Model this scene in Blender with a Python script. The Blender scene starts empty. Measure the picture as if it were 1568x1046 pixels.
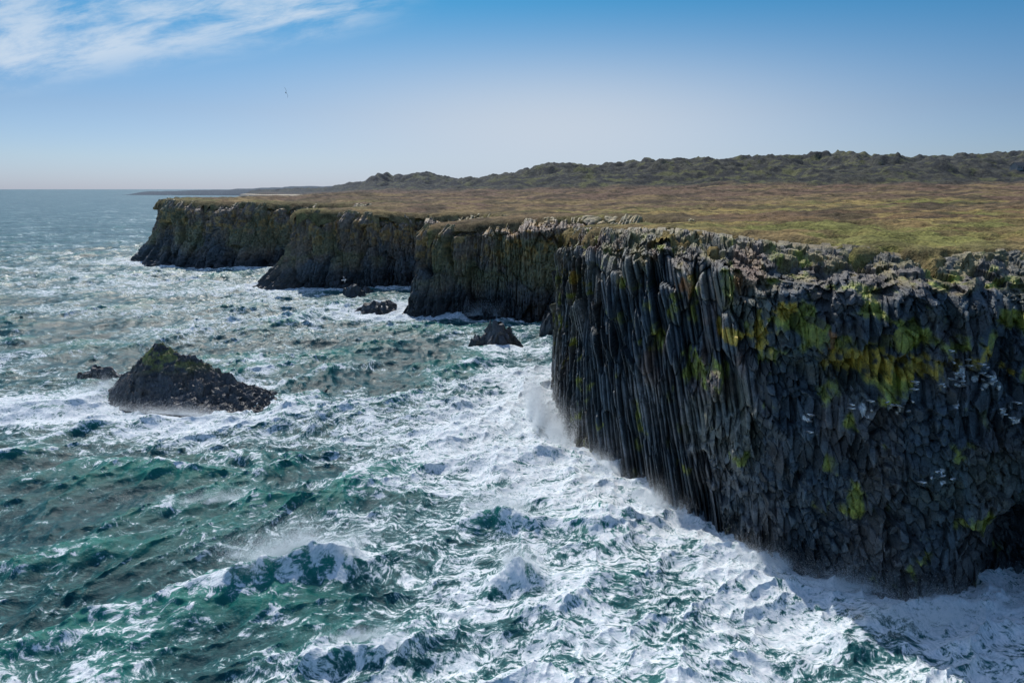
import bpy, math, numpy as np
from mathutils import Vector, Matrix, Euler
rng=np.random.default_rng(7)
scene=bpy.context.scene
scene.view_settings.view_transform='Standard'
scene.view_settings.look='None'
scene.view_settings.exposure=0

# ------------------------------------------------------------ numeric noise
def h2(ix,iy,seed):
    ix=ix.astype(np.int64); iy=iy.astype(np.int64)
    h=(ix*374761393+iy*668265263+seed*1442695041)&0xFFFFFFFF
    h=((h^(h>>13))*1274126177)&0xFFFFFFFF
    h=((h^(h>>16))*2246822519)&0xFFFFFFFF
    h=h^(h>>15)
    return (h&0xFFFFFF)/float(0x1000000)
def vn(x,y,seed=0):
    ix=np.floor(x);iy=np.floor(y);fx=x-ix;fy=y-iy
    fx=fx*fx*fx*(fx*(fx*6-15)+10);fy=fy*fy*fy*(fy*(fy*6-15)+10)
    a=h2(ix,iy,seed);b=h2(ix+1,iy,seed);c=h2(ix,iy+1,seed);d=h2(ix+1,iy+1,seed)
    return (a*(1-fx)+b*fx)*(1-fy)+(c*(1-fx)+d*fx)*fy
def fbm(x,y,seed=0,o=4,g=.5):
    s=0;a=1;t=0
    for i in range(o):
        s=s+a*vn(x*2**i+i*17.3,y*2**i-i*9.1,seed+i*31);t+=a;a*=g
    return s/t
def voro(x,y,seed=0,jit=.85):
    ix=np.floor(x);iy=np.floor(y)
    F1=np.full(x.shape,9.);F2=np.full(x.shape,9.)
    cx=np.zeros(x.shape);cy=np.zeros(x.shape)
    for i in(-1,0,1):
        for j in(-1,0,1):
            gx=ix+i;gy=iy+j
            px=gx+.5+(h2(gx,gy,seed)-.5)*jit;py=gy+.5+(h2(gx,gy,seed+5)-.5)*jit
            d=np.hypot(px-x,py-y)
            n=d<F1
            F2=np.where(n,F1,np.minimum(F2,d));cx=np.where(n,gx,cx);cy=np.where(n,gy,cy)
            F1=np.where(n,d,F1)
    r1=h2(cx,cy,seed+11);r2=h2(cx,cy,seed+12);r3=h2(cx,cy,seed+13)
    dx=x-(cx+.5+(h2(cx,cy,seed)-.5)*jit);dy=y-(cy+.5+(h2(cx,cy,seed+5)-.5)*jit)
    return F1,F2,r1,r2,r3,dx,dy
def ss(a,b,x):
    t=np.clip((x-a)/(b-a),0,1);return t*t*(3-2*t)
def lerp3(c1,c2,m): 
    m=np.asarray(m)[...,None]; return c1*(1-m)+np.asarray(c2)*m

# ------------------------------------------------------------ mesh helpers
def grid_mesh(name,V,mat,smooth=True,attrs=None,col=None,keep=None,flip=False):
    n,m=V.shape[:2]
    idx=np.arange(n*m).reshape(n,m)
    q=np.stack([idx[:-1,:-1],idx[1:,:-1],idx[1:,1:],idx[:-1,1:]],-1).reshape(-1,4)
    if flip:q=q[:,::-1]
    vs=V.reshape(-1,3)
    sel=None
    if keep is not None:
        k=keep.reshape(-1);q=q[k[q].any(1)]
        used=np.zeros(n*m,bool);used[q.ravel()]=True
        mp=np.cumsum(used)-1;q=mp[q];vs=vs[used];sel=used
    me=bpy.data.meshes.new(name)
    me.vertices.add(len(vs));me.vertices.foreach_set("co",vs.astype(np.float32).ravel())
    me.loops.add(q.size);me.loops.foreach_set("vertex_index",q.astype(np.int32).ravel())
    me.polygons.add(len(q));me.polygons.foreach_set("loop_start",np.arange(0,q.size,4,dtype=np.int32))
    me.update(calc_edges=True)
    me.polygons.foreach_set("use_smooth",np.full(len(q),smooth,dtype=bool))
    for k,a in (attrs or {}).items():
        a=a.reshape(-1); a=a[sel] if sel is not None else a
        at=me.attributes.new(k,'FLOAT','POINT');at.data.foreach_set("value",a.astype(np.float32))
    if col is not None:
        c=col.reshape(-1,3); c=c[sel] if sel is not None else c
        c4=np.concatenate([c,np.ones((len(c),1))],1)
        at=me.attributes.new("col",'FLOAT_COLOR','POINT');at.data.foreach_set("color",c4.astype(np.float32).ravel())
    me.update()
    ob=bpy.data.objects.new(name,me);scene.collection.objects.link(ob)
    me.materials.append(mat)
    return ob
def tri_mesh(name,tris,mat):
    n=len(tris)
    me=bpy.data.meshes.new(name)
    me.vertices.add(n*3);me.vertices.foreach_set("co",tris.astype(np.float32).ravel())
    me.loops.add(n*3);me.loops.foreach_set("vertex_index",np.arange(n*3,dtype=np.int32))
    me.polygons.add(n);me.polygons.foreach_set("loop_start",np.arange(0,n*3,3,dtype=np.int32))
    me.update(calc_edges=True)
    ob=bpy.data.objects.new(name,me);scene.collection.objects.link(ob);me.materials.append(mat)
    return ob

class NT:
    def __init__(s,nt): s.nt=nt;s.n=nt.nodes;s.l=nt.links
    def add(s,t,**kw):
        nd=s.n.new(t)
        for k,v in kw.items(): setattr(nd,k,v)
        return nd
    def put(s,sock,v):
        if isinstance(v,bpy.types.NodeSocket): s.l.new(v,sock)
        else: sock.default_value=v
    def math(s,op,a,b=0.,c=None,clamp=False):
        nd=s.add('ShaderNodeMath',operation=op,use_clamp=clamp)
        s.put(nd.inputs[0],a);s.put(nd.inputs[1],b)
        if c is not None:s.put(nd.inputs[2],c)
        return nd.outputs[0]
    def vmath(s,op,a,b=(0,0,0)):
        nd=s.add('ShaderNodeVectorMath',operation=op)
        s.put(nd.inputs[0],a);s.put(nd.inputs[1],b);return nd.outputs[0]
    def smooth(s,x,a,b,o0=0.,o1=1.):
        nd=s.add('ShaderNodeMapRange',interpolation_type='SMOOTHSTEP')
        s.put(nd.inputs[0],x);nd.inputs[1].default_value=a;nd.inputs[2].default_value=b
        nd.inputs[3].default_value=o0;nd.inputs[4].default_value=o1;return nd.outputs[0]
    def mix(s,f,a,b,bt='MIX'):
        nd=s.add('ShaderNodeMix',data_type='RGBA',blend_type=bt)
        s.put(nd.inputs[0],f);s.put(nd.inputs[6],a);s.put(nd.inputs[7],b);return nd.outputs[2]
    def noise(s,vec,scale,detail=4,rough=.5,dist=0.):
        nd=s.add('ShaderNodeTexNoise');s.put(nd.inputs['Vector'],vec)
        nd.inputs['Scale'].default_value=scale;nd.inputs['Detail'].default_value=detail
        nd.inputs['Roughness'].default_value=rough;nd.inputs['Distortion'].default_value=dist
        return nd
    def mapping(s,vec,scale=(1,1,1),rot=(0,0,0),loc=(0,0,0)):
        nd=s.add('ShaderNodeMapping');s.put(nd.inputs[0],vec)
        nd.inputs['Scale'].default_value=scale;nd.inputs['Rotation'].default_value=rot;nd.inputs['Location'].default_value=loc
        return nd.outputs[0]
def c4(r,g,b): return (r,g,b,1.)
def newmat(name):
    m=bpy.data.materials.new(name);m.use_nodes=True;t=NT(m.node_tree)
    return m,t,m.node_tree.nodes['Principled BSDF']

def simple(name,c,rough=.7):
    m,t,b=newmat(name)
    g=t.add('ShaderNodeNewGeometry')
    n=t.noise(g.outputs['Position'],6,3)
    col=t.mix(n.outputs[0],c4(*[x*.8 for x in c]),c4(*[x*1.2 for x in c]))
    t.l.new(col,b.inputs['Base Color']);b.inputs['Roughness'].default_value=rough
    return m

# ------------------------------------------------------------ materials
rock,t,b=newmat("basalt_rock")
at=t.add('ShaderNodeAttribute',attribute_name='col')
g=t.add('ShaderNodeNewGeometry');P=g.outputs['Position']
n1=t.noise(P,1.3,5,.65);n2=t.noise(P,7,3,.6)
f=t.math('ADD',t.smooth(n1.outputs[0],.3,.7,.5,1.4),t.smooth(n2.outputs[0],.3,.7,-.3,.38))
cmb=t.add('ShaderNodeCombineXYZ')
for i in range(3): t.l.new(f,cmb.inputs[i])
col=t.mix(1.,at.outputs['Color'],cmb.outputs[0],'MULTIPLY')
t.l.new(col,b.inputs['Base Color'])
sz=t.add('ShaderNodeSeparateXYZ');t.l.new(P,sz.inputs[0])
wet=t.smooth(t.math('ADD',sz.outputs[2],t.math('MULTIPLY',n1.outputs[0],3.)),2.5,6.5,.32,.6)
t.l.new(wet,b.inputs['Roughness']);b.inputs['Specular IOR Level'].default_value=.5
bp=t.add('ShaderNodeBump');bp.inputs['Strength'].default_value=.9;bp.inputs['Distance'].default_value=.16
t.l.new(t.math('ADD',n1.outputs[0],t.math('MULTIPLY',n2.outputs[0],.5)),bp.inputs['Height']);t.l.new(bp.outputs[0],b.inputs['Normal'])
gnd,t,b=newmat("moorland_grass")
at=t.add('ShaderNodeAttribute',attribute_name='col')
g=t.add('ShaderNodeNewGeometry');P=g.outputs['Position']
n1=t.noise(P,.45,6,.7);n2=t.noise(P,3.5,3,.7)
f=t.math('ADD',t.smooth(n1.outputs[0],.3,.7,.45,1.4),t.smooth(n2.outputs[0],.32,.68,-.38,.38))
cmb=t.add('ShaderNodeCombineXYZ')
for i in range(3): t.l.new(f,cmb.inputs[i])
col=t.mix(1.,at.outputs['Color'],cmb.outputs[0],'MULTIPLY')
t.l.new(col,b.inputs['Base Color']);b.inputs['Roughness'].default_value=.95;b.inputs['Specular IOR Level'].default_value=.1
bp=t.add('ShaderNodeBump');bp.inputs['Strength'].default_value=1.;bp.inputs['Distance'].default_value=.8
t.l.new(t.math('ADD',n1.outputs[0],t.math('MULTIPLY',n2.outputs[0],.35)),bp.inputs['Height']);t.l.new(bp.outputs[0],b.inputs['Normal'])
# sea
sea,t,b=newmat("sea_water")
fa=t.add('ShaderNodeAttribute',attribute_name='foam').outputs['Fac']
ca=t.add('ShaderNodeAttribute',attribute_name='crest').outputs['Fac']
g=t.add('ShaderNodeNewGeometry');P=g.outputs['Position']
wv=t.noise(P,.16,3,.55)
warp=t.vmath('MULTIPLY',t.vmath('SUBTRACT',wv.outputs['Color'],(.5,.5,.5)),(6,6,0))
Pw=t.vmath('ADD',P,warp)
Ps=t.mapping(Pw,(.6,1.4,.8),(0,0,math.radians(-18)))
Pt=t.mapping(Pw,(1.2,.8,.8),(0,0,math.radians(-18)))
na=t.noise(Ps,.85,8,.75,.2)
nb=t.noise(Pt,3.0,4,.75)
vo=t.add('ShaderNodeTexVoronoi',feature='DISTANCE_TO_EDGE');t.l.new(t.vmath('ADD',Ps,t.vmath('MULTIPLY',na.outputs['Color'],(1.6,1.6,.9))),vo.inputs['Vector']);vo.inputs['Scale'].default_value=1.1
lace=t.smooth(vo.outputs['Distance'],0,.22,1,0)
nn=t.math('ADD',t.math('MULTIPLY',t.smooth(na.outputs[0],.28,.72),.60),t.math('ADD',t.math('MULTIPLY',lace,.16),t.math('MULTIPLY',t.smooth(nb.outputs[0],.3,.7),.34)))
mm=t.math('ADD',fa,t.math('MULTIPLY',t.math('SUBTRACT',nn,.52),1.65))
mask=t.smooth(mm,.50,.95)
milk=t.smooth(mm,.05,.85,0,.65)
deep=t.mix(t.smooth(ca,-.1,1.7),c4(.005,.056,.066),c4(.012,.18,.14))
c1=t.mix(milk,deep,c4(.06,.25,.245))
fcol=t.mix(t.smooth(nb.outputs[0],.35,.65),c4(.55,.65,.69),c4(.88,.90,.92))
c2=t.mix(mask,c1,fcol)
t.l.new(c2,b.inputs['Base Color'])
t.l.new(t.smooth(mask,0,1,.29,.78),b.inputs['Roughness']);b.inputs['IOR'].default_value=1.33
b.inputs['Specular IOR Level'].default_value=.22
r1=t.noise(t.mapping(P,(.8,1.3,1),(0,0,math.radians(-30))),2.1,6,.68,.2)
bp=t.add('ShaderNodeBump');bp.inputs['Strength'].default_value=.65;bp.inputs['Distance'].default_value=.24
t.l.new(r1.outputs[0],bp.inputs['Height']);t.l.new(bp.outputs[0],b.inputs['Normal'])

# ------------------------------------------------------------ coastline (metres)
S=np.array([ # base x,y, rim x,y, rim z, toe
(130,30,133,50,23.5,0),(95,38,98,53,24,0),(60,43,63,55,24.5,0),(38.6,46,43,56.5,24.9,0),(30.5,46.4,33.6,55.8,24.4,0),(26.1,49.6,29,58.5,25,0),
(20.4,53.1,23,62.5,25.2,0),(14.4,64.9,17.4,72.5,25.7,0),(8.35,77.7,12,84,25.1,0),(6.3,90,9.3,95,24.6,0),(6.5,103,8.6,105,24.0,0),
(9.5,112,13,111,23.2,0),(22,122,24,118,23.0,0),(34,132,39,130,23,0),(34,148,38,152,23.4,0),(20,156,24,166,23.6,.2),
(10,157.5,13,170,23.4,.2),(2.5,158.5,4,172,23,.2),(-7,164,-5,172,22,.2),(-18,164.5,-14,171,21,.2),(-25.6,165,-20,171,20.6,.5),
(-25,175,-19.5,178,21,.3),(-12,192,-8,190,22,.2),(-5,204,0,204,22.5,.2),(-12,214,-10,224,22,.2),(-30,217,-29,226,21.6,.2),
(-50,213,-47,221,22.5,.3),(-61.5,210,-57,219,23,.5),(-74,209.5,-65,216,23.5,1),(-82.5,213,-67.5,218,23.5,1.2),(-78,224,-66,226,23.5,.8),
(-62,245,-56,243,23.5,.3),(-60,262,-54,268,24,.3),(-75,272,-73,282,24,.3),(-94.6,274,-92,284,24,.3),(-112,263,-108,276,24.5,.6),
(-130,268,-126,280,25,.5),(-150,278,-142,287,25.5,.9),(-160,286,-147,292,25.5,1.2),(-155,305,-145,305,26,.7),(-138,350,-128,350,26,.3),
(-138,430,-128,430,26,.3),(-160,560,-146,560,26,.3),(-250,850,-235,850,24,.3),(-460,1350,-440,1350,20,.3),(-950,2400,-920,2400,14,.3)],float)
def catmull(A,k):
    out=[]
    n=len(A)
    for i in range(n-1):
        p0=A[max(i-1,0)];p1=A[i];p2=A[i+1];p3=A[min(i+2,n-1)]
        for j in range(k):
            s=j/k
            lin=p1+(p2-p1)*s
            cr=.5*((2*p1)+(-p0+p2)*s+(2*p0-5*p1+4*p2-p3)*s*s+(-p0+3*p1-3*p2+p3)*s**3)
            out.append(cr*.75+lin*.25)
    out.append(A[-1]);return np.array(out)
D=catmull(S,40)
seg=np.hypot(*np.diff(D[:,:2],axis=0).T);arc=np.concatenate([[0],np.cumsum(seg)])
us=[0.]
while us[-1]<arc[-1]:
    u=us[-1];x=np.interp(u,arc,D[:,0]);y=np.interp(u,arc,D[:,1])
    us.append(u+max(.068,math.hypot(x,y)*.0014)*(1 if x<62 else 4))
us=np.array(us)
C=np.stack([np.interp(us,arc,D[:,k]) for k in range(6)],1)
NV=300
tv=np.linspace(-.09,1,NV)
U=us[:,None]*np.ones(NV);T=tv[None,:]*np.ones((len(us),1))
B=C[:,None,:2];R=C[:,None,2:4];Zr=C[:,4][:,None];K=np.clip(C[:,5],0,1.2)[:,None]
W=np.hypot(*(C[:,2:4]-C[:,:2]).T)[:,None]
Z=T*Zr
Tc=np.clip(T,0,1)
shl=.88+.14*(fbm(U/4.5,U*0,3,3)-.5)
f0=.42*Tc+.58*ss(shl-.03,1.03,T)
f0=f0/ (f0[:,-1:])
ft=1-(1-Tc)**2.6
f=f0*(1-.8*np.minimum(K,1))+ft*(.8*np.minimum(K,1))
f=f+np.where(T<0,T*.8,0)
PX=B[...,0]+(R-B)[...,0]*f;PY=B[...,1]+(R-B)[...,1]*f
nx=(C[:,0]-C[:,2])[:,None]/W;ny=(C[:,1]-C[:,3])[:,None]/W
dist=np.hypot(C[:,0],C[:,1])[:,None]
Q=Z+f*W*.8
near=ss(135,115,dist)
cobm=ss(-.12,.12,(PX-19.5)/9+(fbm(U/5,Q/5,9,3)-.5)*1.4)
rub=ss(.88,.93,T+(fbm(U/2.5,Q/2.5,8,3)-.5)*.14)
lean=.30*ss(6.8,10,PX)*(1-ss(15,27,PX))+.08
wu=(fbm(U/7,Q/14,21,2)-.5)*.7
F1,F2,a1,a2,a3,dx,dy=voro((U-lean*Z+wu)/.68+50,(Q+wu*4)/5.5+50,40,.75)
hexf=-np.maximum(np.abs(dx)-.2,0)*1.8
colD=(a1-.5)*1.15+dy*(a3-.5)*.8+dx*(a2-.5)*1.4+hexf-.36*np.exp(-(F2-F1)/.05)
wu2=(fbm(U/2.6,Q/2.6,25,2)-.5)*.9
G1,G2,b1,b2,b3,ex,ey=voro((U+wu2*.5-.10*Z)/.56,(Q-wu2)/.95,60,.95)
cobD=(b1-.5)*.6+ex*(b2-.5)*1.2+ey*(b3-.6)*1.2-.24*np.exp(-(G2-G1)/.08)
M1,M2,m1,m2,m3,mx_,my_=voro((U-.10*Z)/.62,(Q-wu2*2)/2.6,64,.9)
mixc=ss(.45,.55,fbm(U/3.5,Q/3.5,65,3))
cobD=cobD*(1-mixc)+mixc*((m1-.5)*.8+mx_*(m2-.5)*1.4+my_*(m3-.65)*1.3-.24*np.exp(-(M2-M1)/.07))
J1,J2,j1,j2,j3,jx,jy=voro((U-wu2)/1.9,(Q+wu2)/3.2,66,.95)
cobD+= (j1-.5)*1.3+jx*(j2-.5)*1.8+jy*(j3-.5)*1.6
R1,R2,q1,q2,q3,qx,qy=voro((U+wu2*.8)/.55,(Q+wu2*.5)/.6,68,1.)
L1,L2,l1,l2,l3,lx,ly=voro((U-wu2)/1.5,(Q+wu2)/1.4,69,1.)
rubD=(q1-.5)*.5+qx*(q2-.5)*.6-.15*np.exp(-(R2-R1)/.1)+(l1-.5)*1.4+lx*(l2-.5)*1.3+(fbm(U/3,Q/3,70,2)-.5)*2.1
H1,H2,d1,d2,d3,gx,gy=voro((U-lean*Z*.8+wu)/1.75,(Q+wu*3)/4.6,80,.9)
big=(d1-.5)*2.4+gx*(d2-.5)*3.2+gy*(d3-.4)*3.0-.5*np.exp(-(H2-H1)/.06)
but=(fbm(U/11,Q/60,90,3)-.5)*4.5
K1,K2,e1,e2,e3,kx,ky=voro((U+wu*1.3)/3.6,(Q+wu*2)/12,95)
farD=(e1-.5)*3.4+kx*(e2-.5)*3-.9*np.exp(-(K2-K1)/.12)+colD*.7+(fbm(U/1.6,Q/1.6,97,3)-.5)*1.1
upper=ss(9,16,Z+ (fbm(U/5,Q/5,5,2)-.5)*9)
bigw=(.22+.9*upper)*(1-.6*ss(17,26,PX))
colw=1-.3*upper
nearD=colD*colw*(1-cobm)+cobD*cobm + big*bigw+(fbm(U/1.1,Q/1.1,14,3)-.5)*.15
nearD=nearD*(1-rub*.85)+rubD*rub
disp=nearD*near+farD*(1-near)*ss(600,400,dist)+but*(.3+.7*(1-near))*(.6)*ss(600,400,dist)
cu=us[np.argmin(np.hypot(C[:,0]-38.5,C[:,1]-46))]
disp=disp-5.5*np.exp(-((U-cu)/3.2)**2)*(1-ss(4.5,7.5,Z+.12*(U-cu)**2))
cu2=us[np.argmin(np.hypot(C[:,0]-17,C[:,1]-58))]
disp=disp-1.8*np.exp(-((U-cu2)/1.5)**2)*(1-ss(1.5,5,Z))
upm=ss(shl-.02,.98,T)*.75
disp=disp*(1-ss(.97,1,T)*.5)
PX=PX+nx*disp*(1-upm);PY=PY+ny*disp*(1-upm)
PZ=Z+disp*upm*.9
tail=np.array([.5,1.2,2.2,3.5,5.,7.]);tz=np.array([.05,0,-.25,-.8,-1.6,-3.])
rb=(voro(us[:,None]/.8+tail*0,tail[None,:]/.8+us[:,None]*0,71)[2]-.4)*.55
TX=C[:,2][:,None]-nx*tail;TY=C[:,3][:,None]-ny*tail
nr=ss(104,98,C[:,1][:,None])*near[:,:1]
TZ=Zr+tz*nr+rb*nr+(1-nr)*(-.45-.5*tail)
V=np.stack([np.concatenate([PX,TX],1),np.concatenate([PY,TY],1),np.concatenate([PZ,TZ],1)],-1)
# colour
n1=fbm(U/4,Q/7,101,4);n2=fbm(U/1.2,Q/1.6,111,4);n3=fbm(U/9,Q/9,121,3);n4=fbm(U/.5,Q/.6,112,3)
n5=fbm(U/2.4,Q/2.,113,2)
cell=np.where(cobm>.5,np.where(mixc>.5,m2,b2)*.6+j2*.4,a2*.5+d2*.5)
base=np.ones(U.shape+(3,))*np.array([.055,.075,.088])
base=lerp3(base,(.10,.10,.10),ss(.4,.7,n1))
base=lerp3(base,(.19,.185,.18),(1-ss(17,24,PX))*ss(.3,.6,n3)*.8)
bn=base*(.3+1.4*cell)[...,None]
bn=lerp3(bn,np.array([.15,.125,.105])*(.4+.5*q3+.5*l3)[...,None],rub*.85)
bn=lerp3(bn,(.25,.20,.08),rub*ss(.49,.61,n2+.1*ss(.93,1,T))*.8)
bn=lerp3(bn,(.18,.105,.075),ss(.53,.65,n1)*ss(7,16,Z)*(1-ss(20,27,PX))*.75)
def blob(x0,z0,rx,rz): return np.exp(-((PX-x0)/rx)**2-((Z-z0)/rz)**2)
moss=blob(26.5,17.8,2.3,2.6)+blob(29,18.9,2.,2.)+blob(31.8,18.0,2,2.6)+blob(35,18.8,2.2,2.)+blob(38.5,18.6,2.4,2.4)*.9+blob(29.,15.2,1.2,1.8)*.9+blob(24,19.4,1.3,1.5)*.8+blob(33.5,15.4,1.5,1.4)*.6+blob(22,17,1,2)*.5
bn=lerp3(bn,np.array([.27,.285,.05])*(.35+1.2*cell)[...,None],ss(.70,.90,np.minimum(moss,1.2)*.36+n2*.40+n4*.35+(n5-.5)*1.0+.12)*near*ss(.12,.4,cell)*.92)
lich=blob(19.3,17.6,.9,.9)*1.3+blob(22.5,20.3,1.1,.8)*1.2+blob(21.3,18,.9,1.6)*1.0+blob(26.5,16.5,2.4,1.4)*.9+blob(8,19,1.2,1)*1.+blob(30,16.8,3.5,1.6)*.9+blob(36,17.5,2.5,1.5)*.7+blob(17,21.5,1,1)*.6
bn=lerp3(bn,(.46,.33,.045),ss(.76,.92,lich*.5+n2*.5+n4*.45)*near*.9)
bn=lerp3(bn,(.36,.16,.06),ss(.78,.93,(blob(20,21.5,.6,1.8)+blob(16.5,20.5,.7,1.5)+blob(25.3,18,.5,1.8))*.6+n2*.8)*near*.8)
bn=lerp3(bn,(.10,.13,.065),ss(.45,.65,n3)*ss(4,9,Z)*.25)
gu=blob(33.2,16.4,1.5,1.)+blob(35.8,16.0,1.4,.9)+blob(27.2,13.6,.6,1.1)+blob(29.3,13.8,.5,.8)+blob(24,11.6,.5,.8)+blob(31.8,9,.7,.9)+blob(37,13.5,1,1)*.8+blob(33,14.3,1.2,.6)*.6
gn=vn(U/.28,Q/.5,131)
bn=lerp3(bn,(.85,.85,.83),ss(.90,1.02,gu*.6+gn*.72)*near)
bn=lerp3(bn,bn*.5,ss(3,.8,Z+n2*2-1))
bf=np.ones(U.shape+(3,))*np.array([.06,.066,.07])*(.5+1.*e1)[...,None]
u3=ss(10,22,Z+n1*14+(n3-.5)*16)
bf=lerp3(bf,(.24,.165,.105),u3*.8)
bf=lerp3(bf,(.17,.18,.06),ss(.52,.66,n3+.12*ss(-60,-10,PX)*ss(250,170,PY))*ss(4,10,Z)*.45)
bf=lerp3(bf,(.45,.26,.075),ss(.52,.66,n2)*ss(10,17,Z)*.75)
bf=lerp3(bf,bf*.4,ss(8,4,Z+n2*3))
bf=lerp3(bf,(.27,.21,.08),ss(.93,.98,T+(n2-.5)*.08)*.9)
bf=bf+np.array([.010,.014,.018])*ss(120,300,PY)[...,None]  # aerial haze painted into the far cliff colour, bluer with distance
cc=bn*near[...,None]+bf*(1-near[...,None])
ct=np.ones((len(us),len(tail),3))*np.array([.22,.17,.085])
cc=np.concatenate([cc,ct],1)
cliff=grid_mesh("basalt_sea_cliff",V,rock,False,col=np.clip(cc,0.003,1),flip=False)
print("cliff verts",V.shape)

# ------------------------------------------------------------ distance helpers
def seg_dist(x,y,poly):
    x=x.astype(np.float32);y=y.astype(np.float32)
    best=np.full(x.shape,1e12,np.float32)
    for (ax,ay),(bx,by) in zip(poly[:-1],poly[1:]):
        ex,ey=bx-ax,by-ay;L=ex*ex+ey*ey+1e-9
        tt=np.clip(((x-ax)*ex+(y-ay)*ey)/L,0,1)
        d=(x-ax-tt*ex)**2+(y-ay-tt*ey)**2
        np.minimum(best,d,out=best)
    return np.sqrt(best)
def inside(x,y,poly):
    r=np.zeros(x.shape,bool);n=len(poly)
    for i in range(n):
        ax,ay=poly[i];bx,by=poly[(i+1)%n]
        if ay==by: continue
        c=((ay>y)!=(by>y))&(x<(bx-ax)*(y-ay)/(by-ay)+ax)
        r^=c
    return r
Dc=D[::10]
rim=Dc[:,2:4];bas=Dc[:,:2]
far=np.array([(-900,9000),(9000,9000),(9000,-300),(133,-300)],float)
rimpoly=np.concatenate([rim,far])
ridX=np.array([-3000,-420,-300,-262,-229,-205,-185,-154,-129,-104,-70,-28,5,47,97,147,222,289,348,398,423,440,515,582,624,655,800,1000,3000])
ridZ=np.array([22,28,32,34,38,35,37,46,36,46,39,43,47,59,54,60,61,66,64,69,69,62,66,66,73,68,74,76.,76])
def land_h(x,y,sd):
    num=np.zeros(x.shape);den=np.zeros(x.shape)
    for s in S:
        w=1/((x-s[2])**2+(y-s[3])**2+60)**1.5
        num+=w*s[4];den+=w
    h=num/den+np.clip(sd,0,330)*.021
    wx=x+(fbm(x/40,y/40,5,3)-.5)*24
    top=np.interp(wx,ridX,ridZ)
    m=ss(520,860,y+(fbm(x/90,y/90,8,3)-.5)*120)*ss(5,70,sd)
    h=h+np.maximum(top-h,-8)*m*(1-.25*ss(950,1500,y))
    rd=1-np.abs(2*fbm(x/45,y/60,15,4)-1)
    h=h+m*((rd-.75)*10+(fbm(x/12,y/14,19,4,.6)-.5)*13)
    far2=ss(200,500,y)
    h=h+(fbm(x/22,y/22,23,4)-.5)*2.4*ss(0,25,sd)*(1+far2*1.5)
    h=h+(fbm(x/3,y/3,29,4)-.5)*1.3*ss(0,6,sd)
    return h,m
th=np.radians(np.arange(-50,76,.15))
r=[46.]
while r[-1]<5000: r.append(r[-1]*1.006)
r=np.array(r)
X=r[:,None]*np.sin(th)[None,:];Y=r[:,None]*np.cos(th)[None,:]
sdv=seg_dist(X,Y,rim);ins=inside(X,Y,rimpoly)
sd=np.where(ins,sdv,-sdv).astype(float)
nz=ss(160,110,np.hypot(X,Y))
sdn=sd+1.+((fbm(X/1.6,Y/1.6,33,4)-.5)*4.5+(fbm(X/6,Y/6,34,2)-.5)*4)*(.25+.75*nz)+(1-nz)*.8
Hh,hm=land_h(X,Y,sd)
drop=1.6*np.exp(-np.clip(sdn,-3,60)/1.1)
Zl=Hh+.3-np.clip(drop,0,9)+ .25*ss(0,3,sdn)
g1=fbm(X/14,Y/14,41,4);g2=fbm(X/60,Y/18,43,4);g3=fbm(X/2,Y/2,45,3);g4=fbm(X/9,Y/9,47,4);g5=fbm(X/5,Y/5,48,4)
lc=np.ones(X.shape+(3,))*np.array([.38,.285,.105])
lc=lerp3(lc,(.23,.22,.07),ss(.42,.60,g1+.12*ss(20,-60,X)))
lc=lerp3(lc,(.20,.125,.068),ss(.52,.60,g5)*.55)
lc=lerp3(lc,(.20,.125,.07),ss(.50,.60,g2)*ss(65,110,Y)*.8)
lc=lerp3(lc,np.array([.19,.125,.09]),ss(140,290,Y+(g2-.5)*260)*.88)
lc=lerp3(lc,(.31,.23,.105),ss(.53,.63,fbm(X/80,Y/14,49,3))*ss(130,200,Y)*.6)
lc=lerp3(lc,(.075,.062,.043),ss(.51,.60,g4)*ss(60,115,Y)*.7)
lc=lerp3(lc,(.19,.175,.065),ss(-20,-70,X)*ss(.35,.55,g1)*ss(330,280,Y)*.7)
hc=np.ones(X.shape+(3,))*np.array([.09,.088,.066])
hc=lerp3(hc,(.13,.132,.06),ss(.5,.62,fbm(X/11,Y/14,51,3)))
hc=lerp3(hc,(.042,.044,.042),ss(.46,.56,fbm(X/6,Y/9,53,4)))
lc=lerp3(lc,hc,ss(.02,.16,hm))
lc=lerp3(lc,(.19,.145,.075),ss(7,1.5,sdn)*ss(.35,.6,g3+.1)*.7)
lc=lerp3(lc,(.12,.135,.155),ss(400,1800,np.hypot(X,Y)+ss(250,-200,X)*450)*.6)  # distant land blended to blue-grey in its colour, standing in for air haze
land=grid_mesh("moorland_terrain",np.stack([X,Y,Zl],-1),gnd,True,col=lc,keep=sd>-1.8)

# distant coast
n,mm_=200,12
xs=np.linspace(-2050,-700,n);prof=np.array([-1,0,.35,.7,.9,1,1,1,.9,.7,.3,-1])
yc=np.linspace(3600,3000,n)
hh=np.interp(xs,[-2050,-1980,-1700,-1300,-1050,-700],[0,16,25,32,44,38])+(fbm(xs/60,xs*0,3,4)-.5)*10
VV=np.zeros((n,mm_,3));VV[...,0]=xs[:,None];VV[...,1]=yc[:,None]+np.linspace(0,500,mm_)[None,:];VV[...,2]=np.maximum(hh,-1)[:,None]*prof
grid_mesh("distant_coast",VV,gnd,True,col=np.ones(VV.shape)*np.array([.12,.15,.18]))  # pale blue vertex colour has the distance haze painted in

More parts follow.
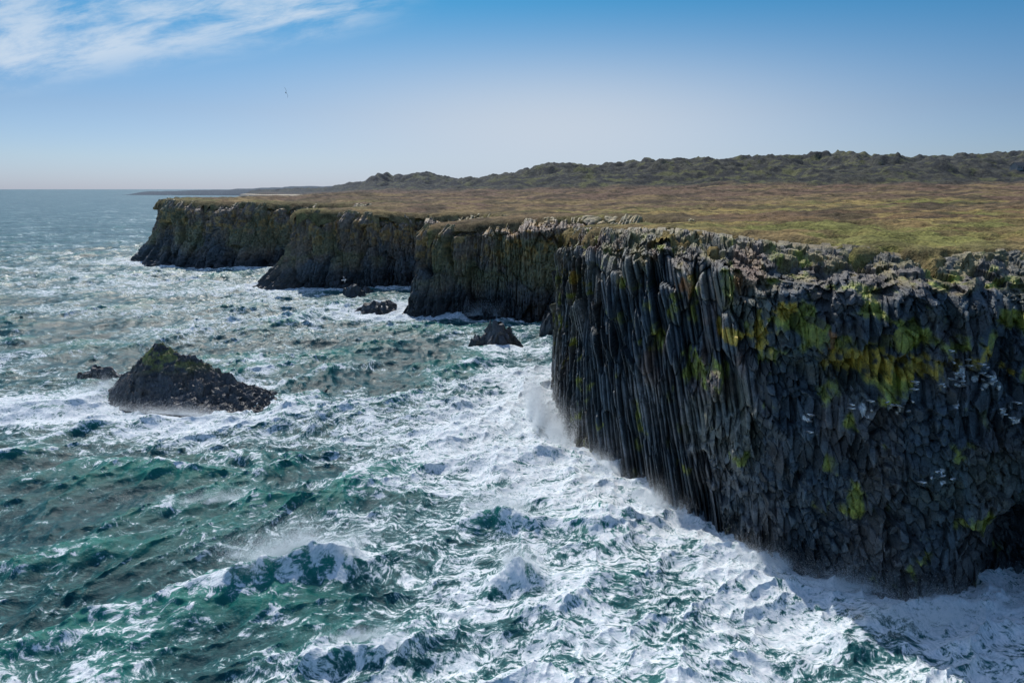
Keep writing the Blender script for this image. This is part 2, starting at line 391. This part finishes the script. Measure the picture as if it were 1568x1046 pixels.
# ------------------------------------------------------------ rocks
def rockfield(name,cx,cy,ax,ay,rot,hfun,res=.14,seed=0,colfun=None):
    nx_=int(2*ax/res);ny_=int(2*ay/res)
    a=np.linspace(-1.1,1.1,nx_)[:,None]*ax*np.ones(ny_);b_=np.linspace(-1.1,1.1,ny_)[None,:]*ay*np.ones((nx_,1))
    ca_,sa_=math.cos(rot),math.sin(rot)
    z,tint=hfun(a,b_)
    x=cx+a*ca_-b_*sa_;y=cy+a*sa_+b_*ca_
    jx=(fbm(a/.9,b_/.9+z,seed+2,2)-.5)*.4;jy=(fbm(a/.9+9,b_/.9-z,seed+3,2)-.5)*.4
    n_=fbm(x/1.5,y/1.5+z,seed+5,3)
    c=np.ones(x.shape+(3,))*np.array([.05,.052,.056])*(.5+1.1*tint)[...,None]
    if colfun is not None: c=colfun(c,a,b_,z,n_)
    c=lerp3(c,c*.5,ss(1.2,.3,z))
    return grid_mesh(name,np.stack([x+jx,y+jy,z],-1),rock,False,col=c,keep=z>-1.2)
def stack_h(a,b_):
    s=(a/15.+1)/2
    hr=np.interp(s,[-.1,0,.08,.16,.24,.29,.33,.38,.46,.6,.72,.85,1,1.1],[-2,.2,2.0,4.0,6.,7.6,8.2,7.7,6.7,4.9,3.4,2.2,.7,-2])
    wf=np.interp(s,[-.1,0,.15,.35,.6,.85,1.,1.1],[.5,2,5,7.8,7.4,5.4,2.7,.5])
    wb=wf*.8
    bb=b_+ (fbm(a/3,b_/3,7,2)-.5)*1.2
    q=np.abs(bb)/np.where(bb<0,wf,wb)
    z=hr*(1-np.clip(q,0,1.5)**1.05)-.15
    F1,F2,a1,a2,a3,dx,dy=voro(a/1.7+b_/7,b_/1.3+a/5,5)
    G1,G2,b1,b2,b3,ex,ey=voro(a/.6+9,b_/.4+a/4,6)
    amp=ss(-1,1.5,z)*.9+.1
    z=z+((a1-.5)*.6+dx*(a2-.5)*1.3+dy*(a3-.5)*1.1)*amp*.6+((b1-.5)*.35+ex*(b2-.5)*.5)*amp*.6
    z=z+(fbm(a/1.2,b_/.9,17,4)-.5)*.8*amp
    z=np.where((q>1)|(hr<0),z-.6,z)
    zz=z-a*.22+b_*.1
    z=z+(.35*(zz/.9-np.floor(zz/.9))-.17)*amp*1.2
    return z,a2*.6+b2*.4
def stack_c(c,a,b_,z,n_):
    c=lerp3(c,(.20,.21,.045),ss(.42,.54,n_)*ss(3.9,5.6,z)*.92)
    return lerp3(c,(.14,.10,.07),ss(.55,.65,n_)*ss(.8,2,z)*.35)
rockfield("sea_stack",-46.9,96.8,15.3,8.2,math.radians(-13.5),stack_h,.12,3,stack_c)
def mkh(rx,ry,h,seed):
    def fn(a,b_):
        q=np.hypot(a/rx,b_/ry)+(fbm(a/rx*2+seed,b_/ry*2,seed,2)-.5)*.5
        z=h*(1-q**1.6)-.1
        F1,F2,a1,a2,a3,dx,dy=voro(a/1.1+seed,b_/.9,seed)
        z=z+((a1-.5)*.35+dx*(a2-.5)*.5+dy*(a3-.5)*.4)*h*ss(-.5,.8,z)
        return np.where(q>1.05,-2,z),a2
    return fn
for i,(cx,cy,rx,ry,h,rot) in enumerate([(-2.9,131.5,5.,3.,4.2,.1),(-34,169,5.0,2.4,2.6,-.1),(-32.5,176,3,2,1.8,.3),(-46,197,3.4,2.2,3.,-.3),(8,143,2.2,2.5,4.,0),(-67,107,3.4,1.8,2.2,.2),(-44,203,2.5,1.5,1.8,0)]):
    rockfield("sea_rock",cx,cy,rx*1.15,ry*1.15,rot,mkh(rx,ry,h,20+i),.1,20+i)

# ------------------------------------------------------------ sea
def ocean_tile(N,L,V,wdir,seed,kcut=0.,times=(0,),pw=3.6,sm=.05):
    rg=np.random.default_rng(seed)
    k=2*np.pi*np.fft.fftfreq(N,L/N)
    kx,ky=np.meshgrid(k,k,indexing='ij');kk=np.hypot(kx,ky);kk[0,0]=1
    Lw=V*V/9.81
    ph=np.exp(-1/(kk*Lw)**2)/kk**pw
    cosf=(kx*wdir[0]+ky*wdir[1])/kk
    ph=ph*(.08+cosf**2)*np.exp(-(kk*sm)**2);ph=np.where(cosf<0,ph*.2,ph);ph[0,0]=0;ph=np.where(kk<kcut,0,ph)
    xi=rg.normal(size=(N,N))+1j*rg.normal(size=(N,N))
    h0=xi*np.sqrt(ph)
    w=np.sqrt(9.81*kk)
    def at(t):
        e=np.exp(1j*w*t)
        hk=h0*e;hk=hk+np.conj(np.roll(np.roll(hk[::-1,::-1],1,0),1,1))
        h=np.fft.ifft2(hk).real
        return h,np.fft.ifft2(1j*kx/kk*hk).real,np.fft.ifft2(1j*ky/kk*hk).real
    h,Dx,Dy=at(0);sc=1/h.std()
    ft=np.full((N,N),-9.);dl=L/N
    for j,tm in enumerate(times):
        hh_,a_,b2_=at(tm)
        ax=(np.roll(a_,-1,0)-np.roll(a_,1,0))/(2*dl);by=(np.roll(b2_,-1,1)-np.roll(b2_,1,1))/(2*dl)
        J=-(ax+by)
        ft=np.maximum(ft,J/J.std()*(.9**j))
    return h*sc,Dx*sc,Dy*sc,ft
def samp(tile,x,y,L,N):
    gx=(x/L*N)%N;gy=(y/L*N)%N
    i=np.floor(gx).astype(int);j=np.floor(gy).astype(int);fx=gx-i;fy=gy-j
    i%=N;j%=N;i2=(i+1)%N;j2=(j+1)%N
    return [(a[i,j]*(1-fx)+a[i2,j]*fx)*(1-fy)+(a[i,j2]*(1-fx)+a[i2,j2]*fx)*fy for a in tile]
tA=ocean_tile(1024,230.,6.5,(.62,-.78),1,0,tuple(-.25*i for i in range(5)),3.65,.055)
tB=ocean_tile(512,61.,3.6,(.85,-.3),2,.5,tuple(-.15*i for i in range(4)),3.4,.04)
th=np.radians(np.linspace(-60,60,880))
r=[14.]
while r[-1]<420: r.append(r[-1]*1.0033)
while r[-1]<70000: r.append(r[-1]*1.012)
r=np.array(r)
X=r[:,None]*np.sin(th)[None,:];Y=r[:,None]*np.cos(th)[None,:]
rr=r[:,None]*np.ones(len(th))
ds=np.full(X.shape,300.);inner=r<900
ds[inner]=seg_dist(X[inner],Y[inner],bas)
basepoly=np.concatenate([bas,far])
ins=np.zeros(X.shape,bool);ins[inner]=inside(X[inner],Y[inner],basepoly)
ds=np.where(ins,0,ds)
wx=X+(fbm(X/40,Y/40,61,2)-.5)*10;wy=Y+(fbm(X/40,Y/40,62,2)-.5)*10
hA,xA,yA,jA=samp(tA,wx,wy,230.,1024)
c_,s_=math.cos(.5),math.sin(.5)
hB,xB,yB,jB=samp(tB,wx*c_-wy*s_,wx*s_+wy*c_,61.,512)
fa_=1/(1+(rr/800)**2)
gust=.7+.6*fbm(X/30,Y/30,64,2)
aA=.50*fa_*gust;aB=.15*fa_*gust
Zs=hA*aA+hB*aB
Xs=X+(xA*aA+(xB*c_+yB*s_)*aB)*.95
Ys=Y+(yA*aA+(-xB*s_+yB*c_)*aB)*.95
Zs=Zs+(fbm(X/1.1,Y/1.1,63,3)-.5)*.16*fa_
# rolling swell trains
phs=(X*.42-Y*.91)/19*2*np.pi+(fbm(X/22,Y/22,81,3)-.5)*11
sw=np.exp(1.6*(np.sin(phs)-1));swm=ss(.42,.62,fbm(X/24,Y/18,82,2))*ss(4,14,ds)*ss(160,90,rr)
Zs=Zs+sw*swm*1.25*fa_
def ridge(cx,cy,ang,ln,wd,h):
    ca_,sa_=math.cos(ang),math.sin(ang)
    a=(X-cx)*ca_+(Y-cy)*sa_;b_=-(X-cx)*sa_+(Y-cy)*ca_+(fbm(X/4,Y/4,77,3)-.5)*2.5
    return h*np.exp(-(a/ln)**2)*np.exp(-(b_/np.where(b_>0,wd*1.8,wd))**2)*(.6+.8*fbm(X/1.5,Y/1.5,78,3))
rg_=ridge(-17.5,47.5,.35,6,1.2,2.0)+ridge(-1,57,-.1,4,1.1,1.7)+ridge(.5,47.5,.5,3,1.,1.7)+ridge(-32,60,.2,9,1.6,1.1)+ridge(22,42,.35,8,1.3,.9)+ridge(-25,42,.3,7,1.3,1.1)+ridge(-10,39.5,.2,5,1.,1.)+ridge(-36,50,.35,6,1.3,1.1)+ridge(-28,74,.15,9,1.5,1.1)+ridge(2,72,.9,6,1.3,1.)+ridge(10,58,.4,5,1.,1.)
Zs=Zs+rg_
def gb(x0,y0,rx,ry,a,rot=0):
    ca_,sa_=math.cos(rot),math.sin(rot)
    u=(X-x0)*ca_+(Y-y0)*sa_;v=-(X-x0)*sa_+(Y-y0)*ca_
    return a*np.exp(-(u/rx)**2-(v/ry)**2)
fo=.06+.65*np.exp(-ds/4)+.30*np.exp(-ds/16)
fo+=gb(-6,74,22,26,.42)+gb(15,43,26,12,.46)+gb(32,38,15,10,.32)+gb(-66,90,26,8,.75,-.1)+gb(-22,88,26,8,.5,.1)+gb(-5,42,14,9,.18)+gb(-54,168,40,18,.38)+gb(-47,91,20,8,.6,-.2)+gb(-130,225,60,30,.28)+gb(-3,131,9,6,.45)+gb(-34,169,12,8,.45)+gb(0,110,10,30,.38)
rs=math.radians(18)
u_=X*math.cos(rs)+Y*math.sin(rs);v_=-X*math.sin(rs)+Y*math.cos(rs)
qx=(fbm(X/12,Y/12,66,3)-.5)*10
rdg=1-np.abs(2*fbm((u_+qx)/13,(v_+qx*.7)/4.5,67,5,.6)-1)
fo+=(rdg-.78)*.9
fo+=(fbm(X/24,Y/11,65,4)-.5)*.95
fo-=gb(-32,52,18,14,.10)
fo+=.19*np.clip(jA-.8,0,2.5)+.09*np.clip(jB-.8,0,2.5)
fo+=np.clip(rg_-.3,0,1.2)*.6*ss(.35,.6,fbm(X/1.2,Y/1.2,79,3))
fo+=ss(.62,.98,sw)*swm*.6*ss(.40,.62,fbm(X/3.5,Y/2.5,83,4))*ss(500,150,rr)
fo=fo*(1-.25*ss(300,1500,rr))
grid_mesh("sea",np.stack([Xs,Ys,Zs],-1),sea,True,attrs={"foam":np.clip(fo,0,1.02),"crest":Zs},flip=True)

# ------------------------------------------------------------ spray: clouds of wind-torn droplets
drop_m=bpy.data.materials.new("spray_droplets");drop_m.use_nodes=True;t=NT(drop_m.node_tree)
t.n.remove(t.n['Principled BSDF']);out=t.n['Material Output']
d1_=t.add('ShaderNodeBsdfDiffuse');d2_=t.add('ShaderNodeBsdfTranslucent');mx=t.add('ShaderNodeMixShader')
g=t.add('ShaderNodeNewGeometry');nn_=t.noise(g.outputs['Position'],3,2)
cl_=t.mix(nn_.outputs[0],c4(.82,.86,.88),c4(.93,.95,.96))
t.l.new(cl_,d1_.inputs[0]);t.l.new(cl_,d2_.inputs[0]);mx.inputs[0].default_value=.6
t.l.new(d1_.outputs[0],mx.inputs[1]);t.l.new(d2_.outputs[0],mx.inputs[2]);t.l.new(mx.outputs[0],out.inputs['Surface'])
def plume(loc,rad,n,size,seed,rot=0.,power=1.):
    rg=np.random.default_rng(seed)
    n=int(n*6);size*=.44
    nj=40
    jb=rg.normal(size=(nj,3))*np.array([.45,.45,.0]);jt=jb*1.5+np.stack([rg.normal(size=nj)*.25,rg.normal(size=nj)*.2,rg.uniform(.2,1.,nj)**power],1)
    k=rg.integers(0,nj,n);s=rg.beta(.9,1.9,n)[:,None]
    p=jb[k]*(1-s)+jt[k]*s+rg.normal(size=(n,3))*(.07+.2*s)
    p[:,2]=np.abs(p[:,2]-.02)
    p*=np.array(rad)
    c,s_=math.cos(rot),math.sin(rot)
    p=np.stack([p[:,0]*c-p[:,1]*s_,p[:,0]*s_+p[:,1]*c,p[:,2]],1)+np.array(loc)
    sz=size*rg.uniform(.4,1.3,n)[:,None,None]
    return p[:,None,:]+rg.normal(size=(n,3,3))*sz
allp=[plume((3.4,88,.2),(1.9,6,6.5),34000,.05,1),plume((5.5,80,.2),(1.6,4,4.5),14000,.045,11),
 plume((-16.8,49.0,1.6),(4.0,1.6,3.4),60000,.028,2,.3),plume((-.8,58,.9),(2.2,1.1,2.6),20000,.03,3),plume((.5,48.4,.9),(1.4,.8,2.6),17000,.026,4),
 plume((31,43.5,.2),(6,2,2.6),20000,.026,5,.1),plume((39,43.5,0),(4,2,3.8),16000,.026,8),plume((-61,98,.2),(2.4,2.,3.),10000,.045,6),plume((-4,164,0),(6,2,4),6000,.08,7),
 plume((14,62,0),(3,1.4,2.8),10000,.03,9,-1.1),plume((21,51,0),(3,1.2,2.4),10000,.026,10,-.6),plume((-47,89,0),(9,.8,1.9),10000,.04,12,-.2),
 plume((10,72,0),(3.5,1.2,2.6),9000,.035,13,-1.1),plume((26,47.5,0),(3.5,1.,2.),9000,.026,14,-.3),plume((-30,60.5,.8),(4,1,1.6),8000,.03,15,.2),plume((-10,40,.8),(2.4,.8,1.5),9000,.022,16,.2)]
tri_mesh("sea_spray",np.concatenate(allp),drop_m)

# ------------------------------------------------------------ birds
white=simple("gull_white_feathers",(.75,.75,.74));grey=simple("gull_grey_wing",(.16,.17,.18));dark=simple("gull_dark_wingtip",(.03,.03,.03));beak=simple("gull_beak",(.5,.35,.05))
def loft(rings,segs=10):
    vs=[];fs=[]
    for (c,ry,rz) in rings:
        for i in range(segs):
            a=2*math.pi*i/segs;vs.append((c[0],c[1]+ry*math.cos(a),c[2]+rz*math.sin(a)))
    for k in range(len(rings)-1):
        for i in range(segs):
            j=(i+1)%segs;fs.append((k*segs+i,k*segs+j,(k+1)*segs+j,(k+1)*segs+i))
    return vs,fs
def bird_geo(flying,s=1):
    rings=[((-.32,0,.01),.05,.008),((-.24,0,.0),.04,.015),((-.16,0,0),.045,.04),((-.05,0,0),.07,.065),((.06,0,-.005),.072,.07),((.15,0,.01),.045,.05),((.19,0,.03),.036,.038),((.23,0,.035),.036,.036),((.265,0,.03),.018,.018),((.31,0,.02),.004,.006)]
    vs,fs=loft(rings);mi=[0]*len(fs)
    for k in range(len(fs)-10,len(fs)): mi[k]=3
    for sd_ in(-1,1):
        if flying:
            st=[(.0,.05,.03,.14),(.03,.22,.12,.15),(.05,.38,.13,.13),(-.02,.55,.08,.09),(-.10,.70,.03,.015)]
        else:
            st=[(.08,.065,.03,.06),(.0,.082,.02,.09),(-.12,.075,.02,.08),(-.26,.045,.03,.04),(-.36,.02,.04,.01)]
        b0=len(vs)
        for (x,y,z,c) in st:
            y*=sd_
            if flying: vs+= [(x+c*.5,y,z),(x,y,z+.018),(x-c*.6,y,z-.005),(x,y,z-.008)]
            else: vs+= [(x,y,z+.03),(x,y+.012*sd_,z),(x,y,z-c*.5),(x,y-.012*sd_,z)]
        for k in range(len(st)-1):
            for i in range(4):
                j=(i+1)%4;fs.append((b0+k*4+i,b0+k*4+j,b0+k*4+4+j,b0+k*4+4+i));mi.append(2 if k==3 else 1)
    if not flying:
        for sd_ in(-1,1):
            b0=len(vs);y=.03*sd_
            vs+=[(.03,y-.006,-.05),(.03,y+.006,-.05),(.02,y,-.05),(.03,y-.006,-.12),(.03,y+.006,-.12),(.02,y,-.12)]
            fs+=[(b0,b0+1,b0+4,b0+3),(b0+1,b0+2,b0+5,b0+4),(b0+2,b0,b0+3,b0+5)];mi+=[3,3,3]
    return [tuple(c*s for c in v) for v in vs],fs,mi
def bird(name,mats_,place):
    vs=[];fs=[];mi=[]
    for (M,fl,s) in place:
        v,f_,m_=bird_geo(fl,s);o=len(vs)
        vs+=[tuple(M@Vector(p)) for p in v];fs+=[tuple(i+o for i in q) for q in f_];mi+=m_
    me=bpy.data.meshes.new(name);me.from_pydata(vs,[],fs);me.update()
    ob=bpy.data.objects.new(name,me);scene.collection.objects.link(ob)
    for m in mats_: me.materials.append(m)
    me.polygons.foreach_set("material_index",mi);me.polygons.foreach_set("use_smooth",[True]*len(fs))
    return ob
ms=[white,grey,dark,beak]
def MT(loc,e): return Matrix.Translation(loc)@Euler(e).to_matrix().to_4x4()
bird("flying_gull",[grey,grey,dark,beak],[(MT((-24.8,79,40.3),(math.radians(75),.1,math.radians(100))),True,.8)])
bird("flying_gull",ms,[(MT((-24.6,99.6,17),(math.radians(35),-.1,math.radians(20))),True,1.2)])
Vn=V[:,:NV].reshape(-1,3);sel=Vn[(Vn[:,1]<75)&(Vn[:,0]<45)&(Vn[:,2]>5)]
pl=[]
for (x0,z0,n_) in [(33.2,16.4,9),(35.8,16.0,8),(27.2,13.6,5),(29.3,13.8,4),(24,11.6,3),(31.8,9,5),(37,13.5,6),(34,17.8,5),(30.5,16,4)]:
    for _ in range(n_):
        px=x0+rng.normal()*.7;pz=z0+rng.normal()*.5
        i=np.argmin((sel[:,0]-px)**2+(sel[:,2]-pz)**2+.15*sel[:,1])
        q=sel[i];pl.append((MT((q[0]-.05,q[1]-.15,q[2]+.1),(0,0,rng.uniform(-3,3))),False,1.05))
bird("kittiwake_colony",ms,pl)

# ------------------------------------------------------------ farmhouse
hx,hy=497.,690.
hz=float(land_h(np.array([hx]),np.array([hy]),np.array([330.]))[0][0])+.2
e=bpy.data.objects.new("farmhouse",None);scene.collection.objects.link(e);e.location=(hx,hy,hz);e.rotation_euler=(0,0,.25)
def part(name,vs,fs,mat):
    me=bpy.data.meshes.new(name);me.from_pydata(vs,[],fs);o=bpy.data.objects.new(name,me);scene.collection.objects.link(o);o.parent=e;me.materials.append(mat)
w,d,h,rg2=7,4,3.4,6.6
part("walls",[(-w,-d,-2),(w,-d,-2),(w,d,-2),(-w,d,-2),(-w,-d,h),(w,-d,h),(w,d,h),(-w,d,h),(-w,0,rg2),(w,0,rg2)],[(0,1,5,4),(1,2,6,9,5),(2,3,7,6),(3,0,4,8,7)],simple("render_wall",(.3,.29,.27)))
part("roof",[(-w-.4,-d-.5,h-.3),(w+.4,-d-.5,h-.3),(w+.4,0,rg2+.1),(-w-.4,0,rg2+.1),(w+.4,d+.5,h-.3),(-w-.4,d+.5,h-.3)],[(0,1,2,3),(3,2,4,5)],simple("roof_sheet",(.07,.075,.08),.8))
gl=simple("window_glass",(.03,.035,.04),.1)
for k,xx in enumerate((-5,-2.2,2.8,5.3)):
    part("window_%d"%(k+1),[(xx-.6,-d-.04,1),(xx+.6,-d-.04,1),(xx+.6,-d-.04,2.3),(xx-.6,-d-.04,2.3)],[(0,1,2,3)],gl)
part("door",[(0,-d-.04,0),(1,-d-.04,0),(1,-d-.04,2.1),(0,-d-.04,2.1)],[(0,1,2,3)],simple("door_paint",(.2,.05,.04)))

# ------------------------------------------------------------ light + sky
EL,AZ=math.radians(48),math.radians(-20)
sv=Vector((math.sin(AZ)*math.cos(EL),math.cos(AZ)*math.cos(EL),math.sin(EL)))
sl=bpy.data.lights.new("sun","SUN");sl.energy=3.4;sl.angle=math.radians(.6);sl.color=(1,.95,.88)
so=bpy.data.objects.new("sun",sl);scene.collection.objects.link(so);so.rotation_euler=(-sv).to_track_quat('-Z','Y').to_euler()
w=bpy.data.worlds.new("World");scene.world=w;w.use_nodes=True;t=NT(w.node_tree)
bg=w.node_tree.nodes['Background'];bg.inputs[1].default_value=.15
sk=t.add('ShaderNodeTexSky',sky_type='NISHITA');sk.sun_disc=False;sk.sun_elevation=EL;sk.sun_rotation=AZ;sk.dust_density=.6;sk.ozone_density=2
tc=t.add('ShaderNodeTexCoord');dr=tc.outputs['Generated']
sp=t.add('ShaderNodeSeparateXYZ');t.l.new(dr,sp.inputs[0])
x_,y_,z_=sp.outputs
rp=t.add('ShaderNodeValToRGB');t.l.new(t.math('MAXIMUM',z_,0.),rp.inputs[0])
el=rp.color_ramp.elements
el[0].position=0;el[0].color=(.34,.44,.76,1);el[1].position=1;el[1].color=(1,1,1,1)
for p,c in ((.04,(.34,.44,.65,1)),(.10,(.28,.38,.53,1)),(.24,(.080,.37,.52,1)),(.5,(.85,.95,1,1))):
    q=el.new(p);q.color=c
base=t.mix(1.,sk.outputs[0],rp.outputs[0],'MULTIPLY')
az=t.math('ARCTAN2',x_,y_)
ga=t.math('POWER',2.718,t.math('MULTIPLY',t.math('POWER',t.math('ABSOLUTE',t.math('DIVIDE',t.math('SUBTRACT',az,.06),.40)),2.),-1.))
ge=t.math('POWER',2.718,t.math('MULTIPLY',t.math('POWER',t.math('ABSOLUTE',t.math('DIVIDE',t.math('SUBTRACT',z_,.075),.10)),2.),-1.))
glow=t.math('MULTIPLY',ga,ge)
base=t.mix(t.math('MULTIPLY',glow,.9),base,c4(3.8,4.3,4.95))
yy=t.math('MAXIMUM',y_,.05)
cu_=t.math('DIVIDE',x_,yy);cv=t.math('DIVIDE',z_,yy)
cv2=t.math('SUBTRACT',cv,t.math('MULTIPLY',cu_,.16))
cb=t.add('ShaderNodeCombineXYZ');t.l.new(cu_,cb.inputs[0]);t.l.new(t.math('MULTIPLY',cv2,4.),cb.inputs[1])
cn=t.noise(cb.outputs[0],8.,9,.64,.3)
cn2=t.noise(cb.outputs[0],2.2,3,.5,.1)
band=t.math('MULTIPLY',t.smooth(cv2,.225,.28),t.smooth(cv2,.285,.40,1,.75))
lft=t.smooth(cu_,-.27,-.08,1,0)
cl=t.math('MULTIPLY',t.smooth(t.math('ADD',t.math('MULTIPLY',cn.outputs[0],.65),t.math('MULTIPLY',cn2.outputs[0],.35)),.38,.62),t.math('MULTIPLY',band,lft))
cl=t.math('MULTIPLY',cl,t.smooth(y_,.1,.3))
fin=t.mix(t.math('MULTIPLY',cl,.78),base,c4(4.4,5.,5.7))
t.l.new(fin,bg.inputs[0])

# ------------------------------------------------------------ camera
cd=bpy.data.cameras.new("camera");cam=bpy.data.objects.new("camera",cd);scene.collection.objects.link(cam)
cam.location=(0,0,30);cam.rotation_euler=(math.radians(90-12.57),0,0)
cd.sensor_width=36;cd.lens=24;cd.clip_start=.5;cd.clip_end=100000
scene.camera=cam
